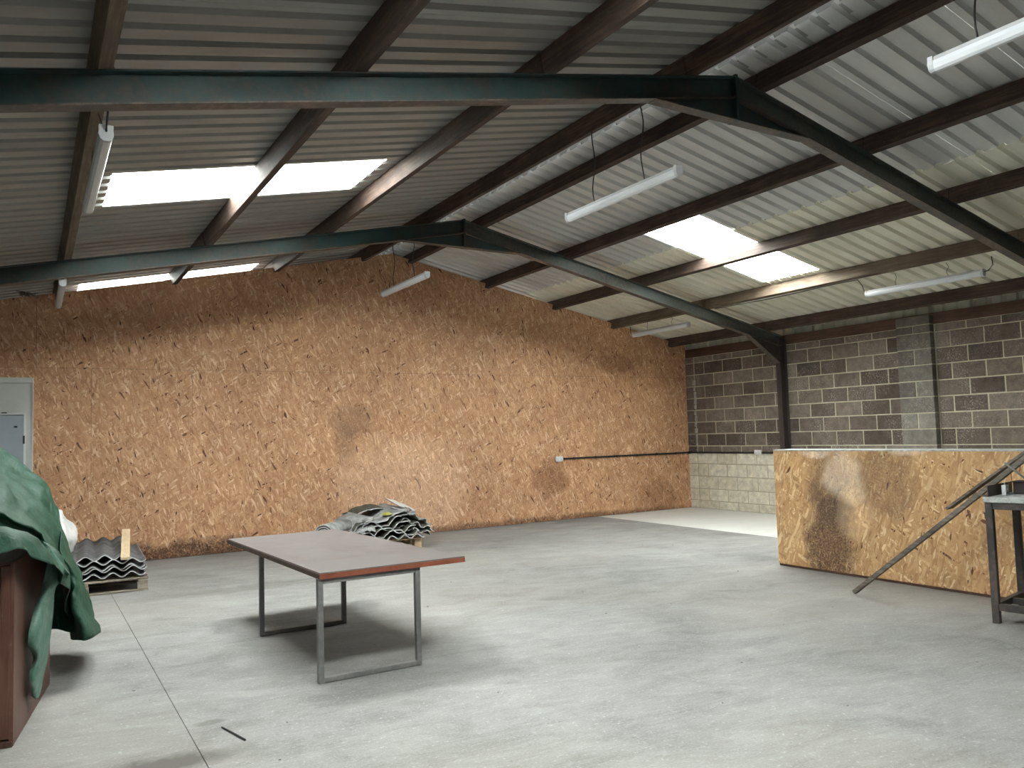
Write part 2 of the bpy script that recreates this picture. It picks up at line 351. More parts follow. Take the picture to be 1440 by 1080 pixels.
def tube(bm, pts, r, seg=8, mi=0, cap=True):
    pts = [Vector(p) for p in pts]; rings = []
    for i, p in enumerate(pts):
        d = (pts[min(i + 1, len(pts) - 1)] - pts[max(i - 1, 0)]).normalized()
        u = Vector((0, 0, 1)) if abs(d.z) < 0.9 else Vector((1, 0, 0))
        x = u.cross(d).normalized(); y = d.cross(x)
        rings.append([bm.verts.new(p + (x * math.cos(k * math.tau / seg) + y * math.sin(k * math.tau / seg)) * r) for k in range(seg)])
    for a, b in zip(rings, rings[1:]):
        for k in range(seg):
            f = bm.faces.new((a[k], a[(k + 1) % seg], b[(k + 1) % seg], b[k])); f.material_index = mi; f.smooth = True
    if cap:
        bm.faces.new(rings[0][::-1]).material_index = mi; bm.faces.new(rings[-1]).material_index = mi
def prism(bm, poly, y0, y1, axis='y', mi=0):
    """polygon in the plane across an axis, extruded along it"""
    def P(a, b, c): return {'y': (a, c, b), 'x': (c, a, b), 'z': (a, b, c)}[axis]
    A = [bm.verts.new(P(a, b, y0)) for a, b in poly]; B = [bm.verts.new(P(a, b, y1)) for a, b in poly]
    fs = [bm.faces.new(A[::-1]), bm.faces.new(B)]
    n = len(poly)
    for i in range(n): fs.append(bm.faces.new((A[i], A[(i + 1) % n], B[(i + 1) % n], B[i])))
    for f in fs: f.material_index = mi
def tag(o, label=None, cat=None, group=None, kind=None):
    if label: o['label'] = label
    if cat: o['category'] = cat
    if group: o['group'] = group
    if kind: o['kind'] = kind
    return o
def empty(name, loc=(0, 0, 0), rz=0.0):
    o = bpy.data.objects.new(name, None); COL.objects.link(o); o.location = loc; o.rotation_euler = (0, 0, rz)
    o.empty_display_size = 0.1
    return o
def B(): return bmesh.new()
def struct(o): o['kind'] = 'structure'; return o

# ------------------------------------------------------------------ floor: poured strips with open joints
floor = B(); bx(floor, ((XL + XR) / 2, (YF + YE) / 2, -0.105), (XR - XL + 0.6, YE - YF + 0.6, 0.17))
floor = struct(link('floor', floor, M['joint']))
xs = [XL - 0.25, 0.722, 5.30, 8.72, XR + 0.25]
ys = [YF - 0.3, 1.9, 11.6, YE + 0.3]
for i in range(4):
    for j in range(3):
        b = B(); g = 0.0014
        x0, x1, y0, y1 = xs[i] + g, xs[i + 1] - g, ys[j] + g, ys[j + 1] - g
        bx(b, ((x0 + x1) / 2, (y0 + y1) / 2, -0.01), (x1 - x0, y1 - y0, 0.02), bev=0.0015)
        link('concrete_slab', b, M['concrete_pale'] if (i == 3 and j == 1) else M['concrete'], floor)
gr = B(); bx(gr, (4.5, -14, -0.25), (60, 20, 0.1)); tag(link('yard_ground', gr, M['concrete']), kind='structure')

# ------------------------------------------------------------------ right wall: mortar backing and block courses
bw = B(); bx(bw, (XR + 0.105, (YF + YE) / 2, 1.45), (0.2, YE - YF, 2.898)); 
wall_right = struct(link('wall_right', bw, M['mortar']))
low = B(); bx(low, (XR + 0.038, 7.0, 0.53), (0.07, 9.04, 1.06)); link('mortar_bed', low, M['mortar_low'], wall_right)
plainp = B(); bx(plainp, (XR - 0.004, (YF + 2.38) / 2, 1.45), (0.02, 2.38 - YF, 2.9)); link('block_facing', plainp, M['render'], wall_right)
far = B(); bx(far, (XR - 0.004, (YB + 0.12 + YE) / 2, 1.45), (0.02, YE - YB - 0.12, 2.9)); link('block_facing', far, M['render'], wall_right)
block_mesh = {}
def block(y0, y1, z0, z1, kind, x=XR, j=0.0078, name='block'):
    w, h = round(y1 - y0 - 2 * j, 3), round(z1 - z0 - 2 * j, 3)
    if w < 0.02: return
    key = (w, h, kind)
    if key not in block_mesh:
        b = B(); bx(b, (0.05, 0, 0), (0.1, w, h))
        es = [e for e in b.edges if all(v.co.x < 0.01 for v in e.verts)]
        bmesh.ops.bevel(b, geom=es, offset=0.005, segments=1, affect='EDGES')
        o = link(name, b, M[kind], wall_right); block_mesh[key] = o.data
    else: o = link(name, None, None, wall_right, mesh=block_mesh[key])
    o.location = (x + random.uniform(-0.003, 0.003), (y0 + y1) / 2, (z0 + z1) / 2)
    o.rotation_euler = (random.uniform(-0.004, 0.004), 0, random.uniform(-0.003, 0.003))
RJ = [6.255 - 0.465 * k for k in range(-1, 10)]; RJ2 = [6.022 - 0.465 * k for k in range(0, 10)]
BJ = [7.22 + 0.4745 * k for k in range(10)]; AJ = [7.455 + 0.4745 * k for k in range(10)]
def row(z0, z1, joints, lo, hi, kind, x=XR):
    js = [lo] + sorted(j for j in joints if lo + 0.03 < j < hi - 0.03) + [hi]
    for a, b_ in zip(js, js[1:]): block(a, b_, z0, z1, kind, x)
rows = [(0.0, 0.15, 'A'), (0.15, 0.372, 'B'), (0.372, 0.61, 'A'), (0.61, 0.845, 'B'), (0.845, 1.062, 'A'), (1.062, 1.185, 'C')]
rows += [(1.185 + 0.2285 * k, 1.185 + 0.2285 * (k + 1), 'BA'[k % 2]) for k in range(7)] + [(2.7845, 2.90, 'A')]
CJ = [7.33 + 0.4745 * k for k in range(10)]
for (z0, z1, ph) in rows:
    kind = 'block_cream' if z1 < 1.07 else 'block'
    J = {'A': AJ, 'B': BJ, 'C': CJ}[ph]
    row(z0, z1, J, 7.0, 11.28, kind)
    row(z0, z1, [], 11.28, 11.52, kind, XR - 0.012)
    row(z0, z1, {'A': RJ2, 'B': RJ, 'C': RJ}[ph], 2.40, 6.47, kind)
for k, (z0, z1, ph) in enumerate(rows + [(2.9, 3.04, 'B')]):          # projecting pier
    row(z0, z1, [6.735] if ph == 'A' else [], 6.47, 7.0, 'block_pier', XR - 0.10)
pb = B(); bx(pb, (XR - 0.045, 6.735, 1.52), (0.09, 0.51, 3.03)); link('pier_core', pb, M['mortar'], wall_right)
ws = B()                                                           # white paint dribbled down the corner joint
for k in range(11):
    z = 1.25 + k * 0.115
    bx(ws, (XR - 0.0165, 11.27 + random.uniform(-0.01, 0.01), z), (0.006, random.uniform(0.04, 0.085), random.uniform(0.07, 0.12)))
link('paint_streak', ws, mat_plain('dribbled_mortar', (0.20, 0.19, 0.17), (0.46, 0.45, 0.41), 16, 0.9), wall_right)

wp = B(); bx(wp, (XR + 0.075, (YF + YE) / 2, 2.982), (0.15, YE - YF, 0.162)); link('wall_plate', wp, M['plate'], wall_right)
# cladding drip edge: light corrugated strip that closes the eaves above the plate
cl = B()
yy = YF
prof = []
while yy < YE:
    prof += [(yy, 0.0), (yy + 0.11, 0.0), (yy + 0.13, 0.028), (yy + 0.18, 0.028)]; yy += 0.2
va = [cl.verts.new((XR + 0.10 + d, y, 3.04)) for y, d in prof]; vb = [cl.verts.new((XR + 0.10 + d, y, 3.21)) for y, d in prof]
for i in range(len(prof) - 1): cl.faces.new((va[i], va[i + 1], vb[i + 1], vb[i]))
cl = struct(link('trim_1', cl, M['white_board'])); md = cl.modifiers.new('thick', 'SOLIDIFY'); md.thickness = 0.004

# ------------------------------------------------------------------ left wall, door wall, far gable
lw = B(); bx(lw, (XL - 0.12, (YF + YE) / 2, 1.615), (0.24, YE - YF, 3.21)); struct(link('wall_left', lw, M['render']))
def gable(y0, y1, name, mat, hole=None, zl=0.0):
    b = B(); top = lambda x: zsheet(x) - 0.01
    if hole:
        x0, x1, h = hole
        prism(b, [(XL - .2, zl), (x0, zl), (x0, top(x0)), (XL - .2, top(XL - .2))], y0, y1)
        prism(b, [(x1, zl), (XR + .2, zl), (XR + .2, top(XR + .2)), (x1, top(x1))], y0, y1)
        prism(b, [(x0, h), (x1, h), (x1, top(x1)), (RX, top(RX)), (x0, top(x0))], y0, y1)
    else:
        prism(b, [(XL - .2, zl), (XR + .2, zl), (XR + .2, top(XR + .2)), (RX, top(RX)), (XL - .2, top(XL - .2))], y0, y1)
    return struct(link(name, b, mat))
gable(YF - 0.2, YF, 'wall_front', M['render'])
gable(YE, YE + 0.2, 'wall_rear', M['render'])

# ------------------------------------------------------------------ board wall: OSB sheets on a backing
def osb_top(x): return 4.405 - 0.2045 * abs(x - RX)
b = B()
prism(b, [(XL, 0), (XR, 0), (XR, osb_top(XR) - 0.02), (RX, osb_top(RX) - 0.02), (XL, osb_top(XL) - 0.02)], YB + 0.016, YB + 0.09)
wall_back = struct(link('wall_back', b, M['plate']))
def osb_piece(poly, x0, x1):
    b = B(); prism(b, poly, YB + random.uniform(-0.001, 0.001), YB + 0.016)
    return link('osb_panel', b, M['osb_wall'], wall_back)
g = 0.0018; ZJ = 2.515
x = 1.89 - 1.22 * 3
while x < XR:
    a, c = max(x, XL) + g, min(x + 1.22, XR) - g
    osb_piece([(a, 0.006), (c, 0.006), (c, ZJ - g), (a, ZJ - g)], a, c); x += 1.22
x = 1.28 - 2.44 * 1.5
while x < XR:
    a, c = max(x, XL) + g, min(x + 2.44, XR) - g
    if c > a:
        poly = [(a, ZJ + g), (c, ZJ + g), (c, osb_top(c))]
        if a < RX < c: poly.append((RX, osb_top(RX)))
        poly.append((a, osb_top(a)))
        osb_piece(poly, a, c)
    x += 2.44

# ------------------------------------------------------------------ roof sheets and rooflights
ceiling = struct(empty('ceiling'))
def roof_sheet(side, y0, y1, x0, x1, mat, name='roof_sheet', lift=0.0, lap=0.03):
    n = 5; p = (y1 - y0) / n; b = B(); prof = [(y0 - lap, 0.007), (y0, 0.007), (y0 + 0.004, 0.0)] if lap else [(y0, 0.0)]
    for k in range(n):
        q = y0 + k * p
        prof += [(q + p * 0.30, 0.0), (q + p * 0.40, 0.034), (q + p * 0.60, 0.034), (q + p * 0.70, 0.0)]
    prof.append((y1, 0.0))
    nx = -SLL if side == 'L' else SLR
    N = Vector((nx, 0, 1)).normalized()
    A, Z = [], []
    for (y, d) in prof:
        for x_, l in ((x0, A), (x1, Z)):
            l.append(b.verts.new(Vector((x_, y, zsheet(x_) + lift)) + N * d))
    for i in range(len(prof) - 1): b.faces.new((A[i], A[i + 1], Z[i + 1], Z[i]))
    o = link(name, b, mat, ceiling); m = o.modifiers.new('thick', 'SOLIDIFY'); m.thickness = 0.0015; m.offset = 0
    return o
def breaks(sk, lo, hi):
    out = [lo]
    for (a, c) in sk:
        gap = a - out[-1]; n = max(1, round(gap / 0.96)); s = out[-1]
        for k in range(1, n + 1): out.append(s + gap * k / n)
        out.append(c)
    gap = hi - out[-1]; n = max(1, round(gap / 0.96)); s = out[-1]
    for k in range(1, n + 1): out.append(s + gap * k / n)
    return out
bl = breaks(SKY_L, YF - 0.25, YE + 0.2)
for y0, y1 in zip(bl, bl[1:]):
    if any(abs(y0 - a) < 1e-4 for a, c in SKY_L):
        roof_sheet('L', y0, y1, XL - 0.35, SKX_L[0], M['sheet_left'])
        roof_sheet('L', y0, y1, SKX_L[0], SKX_L[1], M['grp'], 'rooflight', 0.0, 0.0)
        roof_sheet('L', y0, y1, SKX_L[1], RX - 0.06, M['sheet_left'])
    else: roof_sheet('L', y0, y1, XL - 0.35, RX - 0.06, M['sheet_left'])
br = breaks(SKY_R, YF - 0.25, YE + 0.2)
for y0, y1 in zip(br, br[1:]):
    if any(abs(y0 - a) < 1e-4 for a, c in SKY_R):
        roof_sheet('R', y0, y1, RX + 0.06, SKX_R[0] + 0.03, M['sheet_up'], lift=0.016)
        roof_sheet('R', y0, y1, SKX_R[0], SKX_R[1], M['grp'], 'rooflight', 0.0, 0.0)
        roof_sheet('R', y0, y1, SKX_R[1] - 0.02, XR + 0.16, M['sheet_low'], lift=0.002)
    else:
        roof_sheet('R', y0, y1, RX + 0.06, 7.56, M['sheet_up'], lift=0.016)
        roof_sheet('R', y0, y1, 7.44, XR + 0.16, M['sheet_low'])
b = B()
prism(b, [(RX - 0.25, zsheet(RX - 0.25) + 0.045), (RX, zsheet(RX) + 0.055), (RX + 0.25, zsheet(RX + 0.25) + 0.045),
          (RX + 0.25, zsheet(RX + 0.25) + 0.049), (RX, zsheet(RX) + 0.06), (RX - 0.25, zsheet(RX - 0.25) + 0.049)], YF - 0.25, YE + 0.2)
link('ridge_cap', b, M['sheet_left'], ceiling)

# ------------------------------------------------------------------ purlins
def purlin(xe, side, label, mat, w=0.072, d=PD):
    """xe = x of the lower edge nearer the right wall"""
    t = empty('purlin', (xe, 0, 0))
    s = -1 if side == 'L' else 1
    SL = SLL if s < 0 else SLR
    N = Vector((s * SL, 0, 1)).normalized(); U = Vector((1, 0, -s * SL)).normalized()
    joints = [YF, 0.62 + random.uniform(-.3, .3), 4.40, 9.12, YE]
    for k in range(4):
        b = B(); y0, y1 = joints[k] + 0.002, joints[k + 1] - 0.002
        off = random.uniform(-0.004, 0.004)
        c = Vector((xe + off, (y0 + y1) / 2, zraf(xe))) - U * (w / 2) + N * (d / 2 + 0.001)
        R = Matrix((U, (0, 1, 0), N)).transposed()
        bx(b, c - Vector((xe, 0, 0)), (w, y1 - y0, d), R, bev=0.003)
        link('timber_length', b, mat, t)
    for yf in (4.40, 9.10):                                        # steel cleat on each frame
        b = B()
        c = Vector((0, yf + 0.0, zraf(xe))) + U * 0.006 + N * 0.07
        bx(b, c, (0.006, 0.07, 0.12), Matrix((U, (0, 1, 0), N)).transposed()); link('cleat', b, M['black_steel'], t)
    tag(t, label, 'purlin', 'roof purlins'); return t
PUR = [(0.345, 'L', 'lowest timber purlin in view on the left slope, at the far left', 'purlin_worn'),
       (1.71, 'L', 'timber purlin crossing the middle of the left rooflight', 'purlin'),
       (3.08, 'L', 'timber purlin at the upper end of the left rooflight, lit golden along its side', 'purlin'),
       (4.425, 'L', 'dark timber purlin just left of the ridge', 'purlin'),
       (5.19, 'R', 'dark timber purlin just right of the ridge', 'purlin'),
       (6.59, 'R', 'timber purlin right of the ridge, above the right rooflight', 'purlin'),
       (7.94, 'R', 'timber purlin crossing the middle of the right rooflight', 'purlin'),
       (9.24, 'R', 'timber purlin under the lower end of the right rooflight, strip light hung beside it', 'purlin_worn'),
       (10.62, 'R', 'dark eaves purlin above the block wall', 'purlin')]
for p_ in PUR: purlin(p_[0], p_[1], p_[2], M[p_[3]])

# ------------------------------------------------------------------ steel portal frames
def ibeam(bm, a, b_, depth, up, flange=0.10, tf=0.009, tw=0.008, mi_w=0, mi_f=1, ybase=0.0):
    """I section between two points given on its outer face; up = outward direction"""
    a, b_, u = Vector(a), Vector(b_), Vector(up).normalized()
    bar(bm, a - u * tf / 2, b_ - u * tf / 2, flange, tf, u, mi_w)
    bar(bm, a - u * (depth - tf / 2), b_ - u * (depth - tf / 2), flange, tf, u, mi_f)
    bar(bm, a - u * depth / 2, b_ - u * depth / 2, tw, depth - 2 * tf, u, mi_w)
def frame(y, label):
    t = empty('portal_frame', (RX, y, 0)); D = 0.178
    P = lambda x, z: (x - RX, 0, z)
    for s in (-1, 1):
        SL = SLL if s < 0 else SLR
        xe = XL + 0.12 if s < 0 else XR - 0.10
        b = B(); ibeam(b, P(RX + s * 0.004, RZ - 0.001), P(xe, zraf(xe) - 0.001), D, (s * SL, 0, 1)); link('rafter', b, [M['teal'] if s < 0 else M['worn_steel'], M['teal_rust']], t)
        # column
        b = B(); xo = XL + 0.02 if s < 0 else XR - 0.02; u = (s, 0, 0); zt = zraf(xo) - 0.02
        ibeam(b, P(xo, 0.0), P(xo, zt), 0.16, u, mi_f=0); link('column', b, [M['post'], M['post']], t)
        b = B(); bx(b, (xo - s * 0.08 - RX, 0, 0.006), (0.24, 0.16, 0.012)); link('base_plate', b, M['post'], t)
        # knee haunch: tapered web with bottom flange
        xi = xo - s * 0.16; x2 = xi - s * 0.72; z2 = zraf(x2) - D; z1 = zraf(xi) - D - 0.30
        b = B(); prism(b, [(xi - RX, zraf(xi) - D), (x2 - RX, z2), (xi - RX, z1)], -0.004, 0.004)
        bar(b, (x2 - RX, 0, z2), (xi - RX, 0, z1), 0.10, 0.009, (0, 0, 1), 1); link('knee_haunch', b, [M['post'], M['teal_rust']], t)
    # apex haunch: web below the rafters, bottom flange, end plates
    zb = RZ - 0.368; hx = 0.86
    for s in (-1, 1):
        b = B(); prism(b, [(s * 0.012, RZ - D - 0.004), (s * hx, zraf(RX + s * hx) - D * 1.02), (s * 0.012, zb)], -0.004, 0.004)
        bar(b, (s * 0.012, 0, zb + 0.004), (s * hx, 0, zraf(RX + s * hx) - D * 1.02), 0.10, 0.009, (0, 0, 1), 1)
        link('apex_haunch', b, [M['teal'], M['teal_rust']], t)
        b = B(); bx(b, (s * 0.007, 0, (RZ + zb) / 2 + 0.004), (0.012, 0.11, RZ - zb + 0.012)); link('end_plate', b, M['teal'], t)
    tag(t, label, 'steel frame', 'steel portal frames'); return t
frame(4.40, 'nearer teal steel portal frame spanning the top of the picture')
frame(9.10, 'farther teal steel portal frame, close to the chipboard end wall')

# ------------------------------------------------------------------ strip lights
def strip(loc, L, label, drop, cable=None, chains=(0.28, 0.72), tilt=0.0):
    """fitting runs along y from loc; loc = near end, underside centre"""
    x, y, z = loc; t = empty('strip_light', (x, y + L / 2, z)); t.rotation_euler = (0, 0, tilt)
    b = B(); bx(b, (0, 0, 0.068), (0.062, L - 0.06, 0.03), bev=0.006); link('body', b, M['lamp_body'], t)
    b = B(); pr = [(-0.032, 0.058), (-0.034, 0.035), (-0.026, 0.012), (-0.012, 0.001), (0.012, 0.001), (0.026, 0.012), (0.034, 0.035), (0.032, 0.058)]
    prism(b, pr, -L / 2 + 0.03, L / 2 - 0.03); link('diffuser', b, M['lamp_diff'], t, smooth=False)
    for s in (-1, 1):
        b = B(); prism(b, [(u * 1.06, v * 1.02) for u, v in pr[:1]] + [(u * 1.06, v) for u, v in pr[1:-1]] + [(pr[-1][0] * 1.06, 0.06), (0.034, 0.086), (-0.034, 0.086)],
                       s * (L / 2 - 0.03), s * L / 2)
        link('end_cap', b, M['lamp_cap'], t)
    for c in chains:
        yy = (c - 0.5) * L; b = B(); pts = []
        n = max(3, int(drop / 0.06))
        for k in range(n + 1):
            q = k / n; pts.append((0.012 * math.sin(q * 9 + c * 5), yy + 0.012 * math.sin(q * 7), 0.083 + q * drop))
        tube(b, pts, 0.0055 if drop > 0.3 else 0.003, 5); link('hanging_chain', b, M['chain'], t)
    if cable:
        b = B(); tube(b, cable, 0.006, 6); link('cable', b, M['black'], t)
    tag(t, label, 'light', 'strip lights hung under the roof'); return t
strip((0.325, 4.50, 3.08), 1.5, 'strip light end-on at the upper left, beside the lowest left purlin', 0.22, [(0, -0.745, 0.05), (0, -0.79, 0.09), (0.01, -0.77, 0.20)])
strip((4.30, 4.47, 3.47), 1.5, 'strip light on two long chains in the middle, between the two frames', 0.70)
strip((4.30, 9.05, 3.52), 1.5, 'small far strip light on two chains in front of the chipboard wall top', 0.66)
strip((4.35, 0.98, 3.47), 1.5, 'strip light cut off by the upper right corner of the picture', 0.70, chains=(0.18, 0.82))
strip((9.31, 4.85, 3.15), 1.5, 'strip light on short wires above the block wall, right of the right rooflight', 0.16, [(0, -0.74, 0.05), (0, -0.80, 0.06), (0.02, -0.84, 0.12), (0.02, -0.83, 0.22)])
strip((9.12, 9.42, 3.16), 1.4, 'strip light beyond the farther frame, near the top right of the chipboard wall', 0.16, [(0, 0.69, 0.05), (0, 0.76, 0.08), (0.0, 0.76, 0.2)])
strip((0.27, 9.10, 3.13), 1.5, 'small strip light at the far left, below the farther frame', 0.12)

# cables stapled under purlins
b = B(); tube(b, [(9.29, y, zraf(9.29) + 0.006 + 0.01 * math.sin(y * 3)) for y in [9.0, 8.5, 8, 7.5, 7, 6.7, 6.45]] + [(9.30, 6.40, 3.32), (9.31, 6.37, 3.22)], 0.006, 6)
tag(link('cable', b, M['black']), 'thin black cable run along the purlin below the right rooflight', 'cable')

# ------------------------------------------------------------------ sockets and conduit
def socket(loc, face, label):
    t = empty('double_socket', loc)
    ex = Vector((1, 0, 0)) if face == 'y' else Vector((0, -1, 0)); n = Vector((0, -1, 0)) if face == 'y' else Vector((-1, 0, 0))
    R = Matrix((ex, n, (0, 0, 1))).transposed()
    b = B(); bx(b, n * 0.02, (0.147, 0.036, 0.088), R, bev=0.004); link('back_box', b, M['galv'], t)
    b = B(); bx(b, n * 0.0415, (0.15, 0.008, 0.09), R, bev=0.002); fp = link('face_plate', b, M['white_plastic'], t)
    for s in (-1, 1):
        b = B(); bx(b, n * 0.048 + ex * s * 0.035 + Vector((0, 0, 0.028)), (0.016, 0.006, 0.022), R); link('switch', b, M['white_plastic'], fp)
        b = B()
        for (dx, dz) in ((0, -0.002), (-0.011, -0.022), (0.011, -0.022)):
            bx(b, n * 0.0458 + ex * (s * 0.035 + dx) + Vector((0, 0, dz)), (0.006, 0.002, 0.009), R)
        link('pin_holes', b, M['dark_slot'], fp)
    tag(t, label, 'socket', 'double sockets'); return t
socket((7.895, YB, 1.06), 'y', 'white double socket on the chipboard wall')
socket((XR - 0.004, 9.76, 1.066), 'x', 'white double socket on the block wall, left of the frame post')
con = empty('conduit', (7.97, YB, 1.06))
b = B(); bar(b, (0.0, -0.018, 0.0), (3.005, -0.018, 0.0), 0.024, 0.028); link('conduit_run', b, M['black'], con)
b = B(); bar(b, (XR - 7.97 - 0.02, 0, 0.0), (XR - 7.97 - 0.02, 9.84 - YB, 0.0), 0.024, 0.030); link('conduit_run', b, M['black'], con)
b = B(); bar(b, (XR - 7.97 - 0.02, 9.68 - YB, 0.0), (XR - 7.97 - 0.02, 9.2 - YB, 0.0), 0.024, 0.030); link('conduit_run', b, M['black'], con)
b = B(); bx(b, (XR - 7.97 - 0.025, -0.025, 0), (0.05, 0.05, 0.045)); link('corner_elbow', b, M['black'], con)
for k in range(6):
    b = B(); bx(b, (0.25 + 0.48 * k, -0.02, 0), (0.02, 0.036, 0.038)); link('saddle_clip', b, M['black'], con)
tag(con, 'black cable conduit running from the chipboard wall socket round to the block wall', 'conduit')

# ------------------------------------------------------------------ door in the end wall, far left
dr = struct(empty('door_1', (0.02, YB, 0)))
b = B(); bx(b, (-0.56, -0.02, 1.19), (1.12, 0.04, 2.38)); link('surround_panel', b, M['white_board'], dr)
b = B(); bx(b, (-0.56, -0.052, 2.352), (1.13, 0.024, 0.065), bev=0.003); link('head_trim', b, M['white_board'], dr)
b = B(); bx(b, (0.008, -0.03, 1.19), (0.014, 0.06, 2.39)); link('edge_trim', b, M['white_edge'], dr)
b = B(); bx(b, (-0.55, -0.062, 0.97), (0.93, 0.042, 1.90), bev=0.003); leaf = link('door_leaf', b, M['door_grey'], dr)
b = B(); bx(b, (-0.074, -0.055, 0.975), (0.022, 0.05, 1.93)); bx(b, (-0.55, -0.055, 1.937), (0.97, 0.05, 0.018)); link('door_frame', b, M['white_edge'], dr)
b = B(); bx(b, (-0.084, -0.088, 1.62), (0.02, 0.014, 0.10), bev=0.003); link('latch', b, M['black'], leaf)
b = B(); bx(b, (-0.17, -0.088, 1.78), (0.035, 0.012, 0.022), bev=0.003); link('lock', b, M['black'], leaf)
b = B(); bx(b, (-0.29, -0.085, 1.952), (0.055, 0.02, 0.014)); link('closer_bracket', b, M['black'], dr)

# dark lump (old nest) on top of the end wall at the left
b = B(); random.seed(4)
for k in range(26):
    a = random.uniform(0, 6.28); c = Vector((-0.035 + random.uniform(-0.08, 0.08), YB - 0.01 + random.uniform(-0.04, 0.04), osb_top(-0.035) + random.uniform(-0.005, 0.045)))
    d = Vector((math.cos(a), math.sin(a), random.uniform(-0.4, 0.4))) * random.uniform(0.03, 0.06)
    tube(b, [c - d, c + Vector((0, 0, 0.012)), c + d], 0.005, 4)
tag(link('bird_nest', b, M['plank_dark']), 'small dark twiggy lump on the chipboard wall top at the far left', 'nest')

# ------------------------------------------------------------------ low chipboard partition
pt = empty('low_partition', (6.98, 6.0, 0)); Y0 = 1.0
PT = 0.30
for (a, c) in ((Y0, 3.53), (3.534, 6.0)):
    b = B(); bx(b, (0.009, (a + c) / 2 - 6.0, 0.6325), (0.018, c - a, 1.215), bev=0.0015); link('osb_panel', b, M['osb_part'], pt)
b = B(); bx(b, (PT - 0.009, (Y0 - 6.0) / 2, 0.6325), (0.018, 6.0 - Y0, 1.215)); link('back_panel', b, M['osb_part'], pt)
b = B(); bx(b, (PT / 2, -0.009, 0.6325), (PT - 0.036, 0.018, 1.215)); link('end_panel', b, M['osb_part'], pt)
b = B(); bx(b, (PT / 2, (Y0 - 6.0) / 2, 1.2475), (PT + 0.01, 6.0 - Y0, 0.014), bev=0.002); link('top_board', b, M['slab_dust'], pt)
b = B(); bx(b, (PT / 2 + 0.006, (Y0 - 6.0) / 2, 0.0125), (PT - 0.012, 6.0 - Y0 - 0.01, 0.025)); link('sole_plate', b, M['plate'], pt)
tag(pt, 'low stained chipboard partition in front of the block wall', 'partition')

# ------------------------------------------------------------------ table
tb = empty('table', (1.98, 5.65, 0))
def W(x, y, z): return Vector((x - 1.98, y - 5.65, z))
TP = [(1.545, 4.905), (2.56, 4.905), (2.43, 7.215), (1.465, 7.19)]
b = B(); prism(b, [(x - 1.98, y - 5.65) for x, y in TP], 0.671, 0.680, 'z'); link('tabletop', b, M['tabletop'], tb)
def inset(k, e):
    cx = sum(p[0] for p in TP) / 4; cy_ = sum(p[1] for p in TP) / 4
    return [(x + (cx - x) * e / 0.5, y + (cy_ - y) * e / 1.15) for x, y in TP]
b = B(); prism(b, [(x - 1.98, y - 5.65) for x, y in inset(0, 0.012)], 0.643, 0.671, 'z'); link('core_board', b, M['table_edge_dark'], tb)
for i, mt in ((0, 'table_edge'), (1, 'table_edge'), (2, 'table_edge_dark'), (3, 'table_edge_dark')):
    p0, p1 = TP[i], TP[(i + 1) % 4]; b = B()
    bar(b, W(*p0, 0.6565), W(*p1, 0.6565), 0.008, 0.031); link('edge_strip', b, M[mt], tb)
def uframe(y):
    xa, xb = 1.553, 2.214; s = 0.036
    for x_ in (xa, xb):
        b = B(); bx(b, W(x_, y, 0.3215), (s, s, 0.643), bev=0.003); link('leg', b, M['grey_steel'], tb)
    b = B(); bx(b, W((xa + xb) / 2, y, 0.018), (xb - xa - s, s, 0.030), bev=0.002); link('floor_rail', b, M['grey_steel'], tb)
    b = B(); bx(b, W((xa + xb) / 2, y, 0.625), (xb - xa - s, s, 0.034), bev=0.002); link('top_rail', b, M['grey_steel'], tb)
uframe(4.935); uframe(6.40)
tag(tb, 'grey topped table with red-brown edge on two square steel frames', 'table')

# ------------------------------------------------------------------ pallets
def pallet(loc, rz, sx, sy, mat, label):
    t = empty('pallet', loc, rz)
    n = 7
    for k in range(n):
        b = B(); bx(b, (0, -sy / 2 + 0.05 + (sy - 0.1) * k / (n - 1), 0.130), (sx, 0.095, 0.019), bev=0.002); link('deck_board', b, mat, t)
    for s in (-1, 0, 1):
        b = B(); bx(b, (s * (sx / 2 - 0.05), 0, 0.108), (0.09, sy, 0.022)); link('stringer_board', b, mat, t)
        for q in (-1, 0, 1):
            b = B(); bx(b, (s * (sx / 2 - 0.055), q * (sy / 2 - 0.06), 0.058), (0.10, 0.115, 0.078), bev=0.004); link('pallet_block', b, mat, t)
    for q in (-1, 0, 1):
        b = B(); bx(b, (0, q * (sy / 2 - 0.05), 0.0095), (sx, 0.095, 0.019), bev=0.002); link('bottom_board', b, mat, t)
    tag(t, label, 'pallet', 'pallets under the roofing sheets'); return t
pallet((0.50, 9.80, 0), -0.05, 1.2, 1.2, M['pallet'], 'weathered wooden pallet under the corrugated sheets by the tarpaulin')
pallet((4.05, 10.62, 0), -0.08, 1.2, 1.0, M['pallet_pale'], 'pale wooden pallet under the broken sheets behind the table')

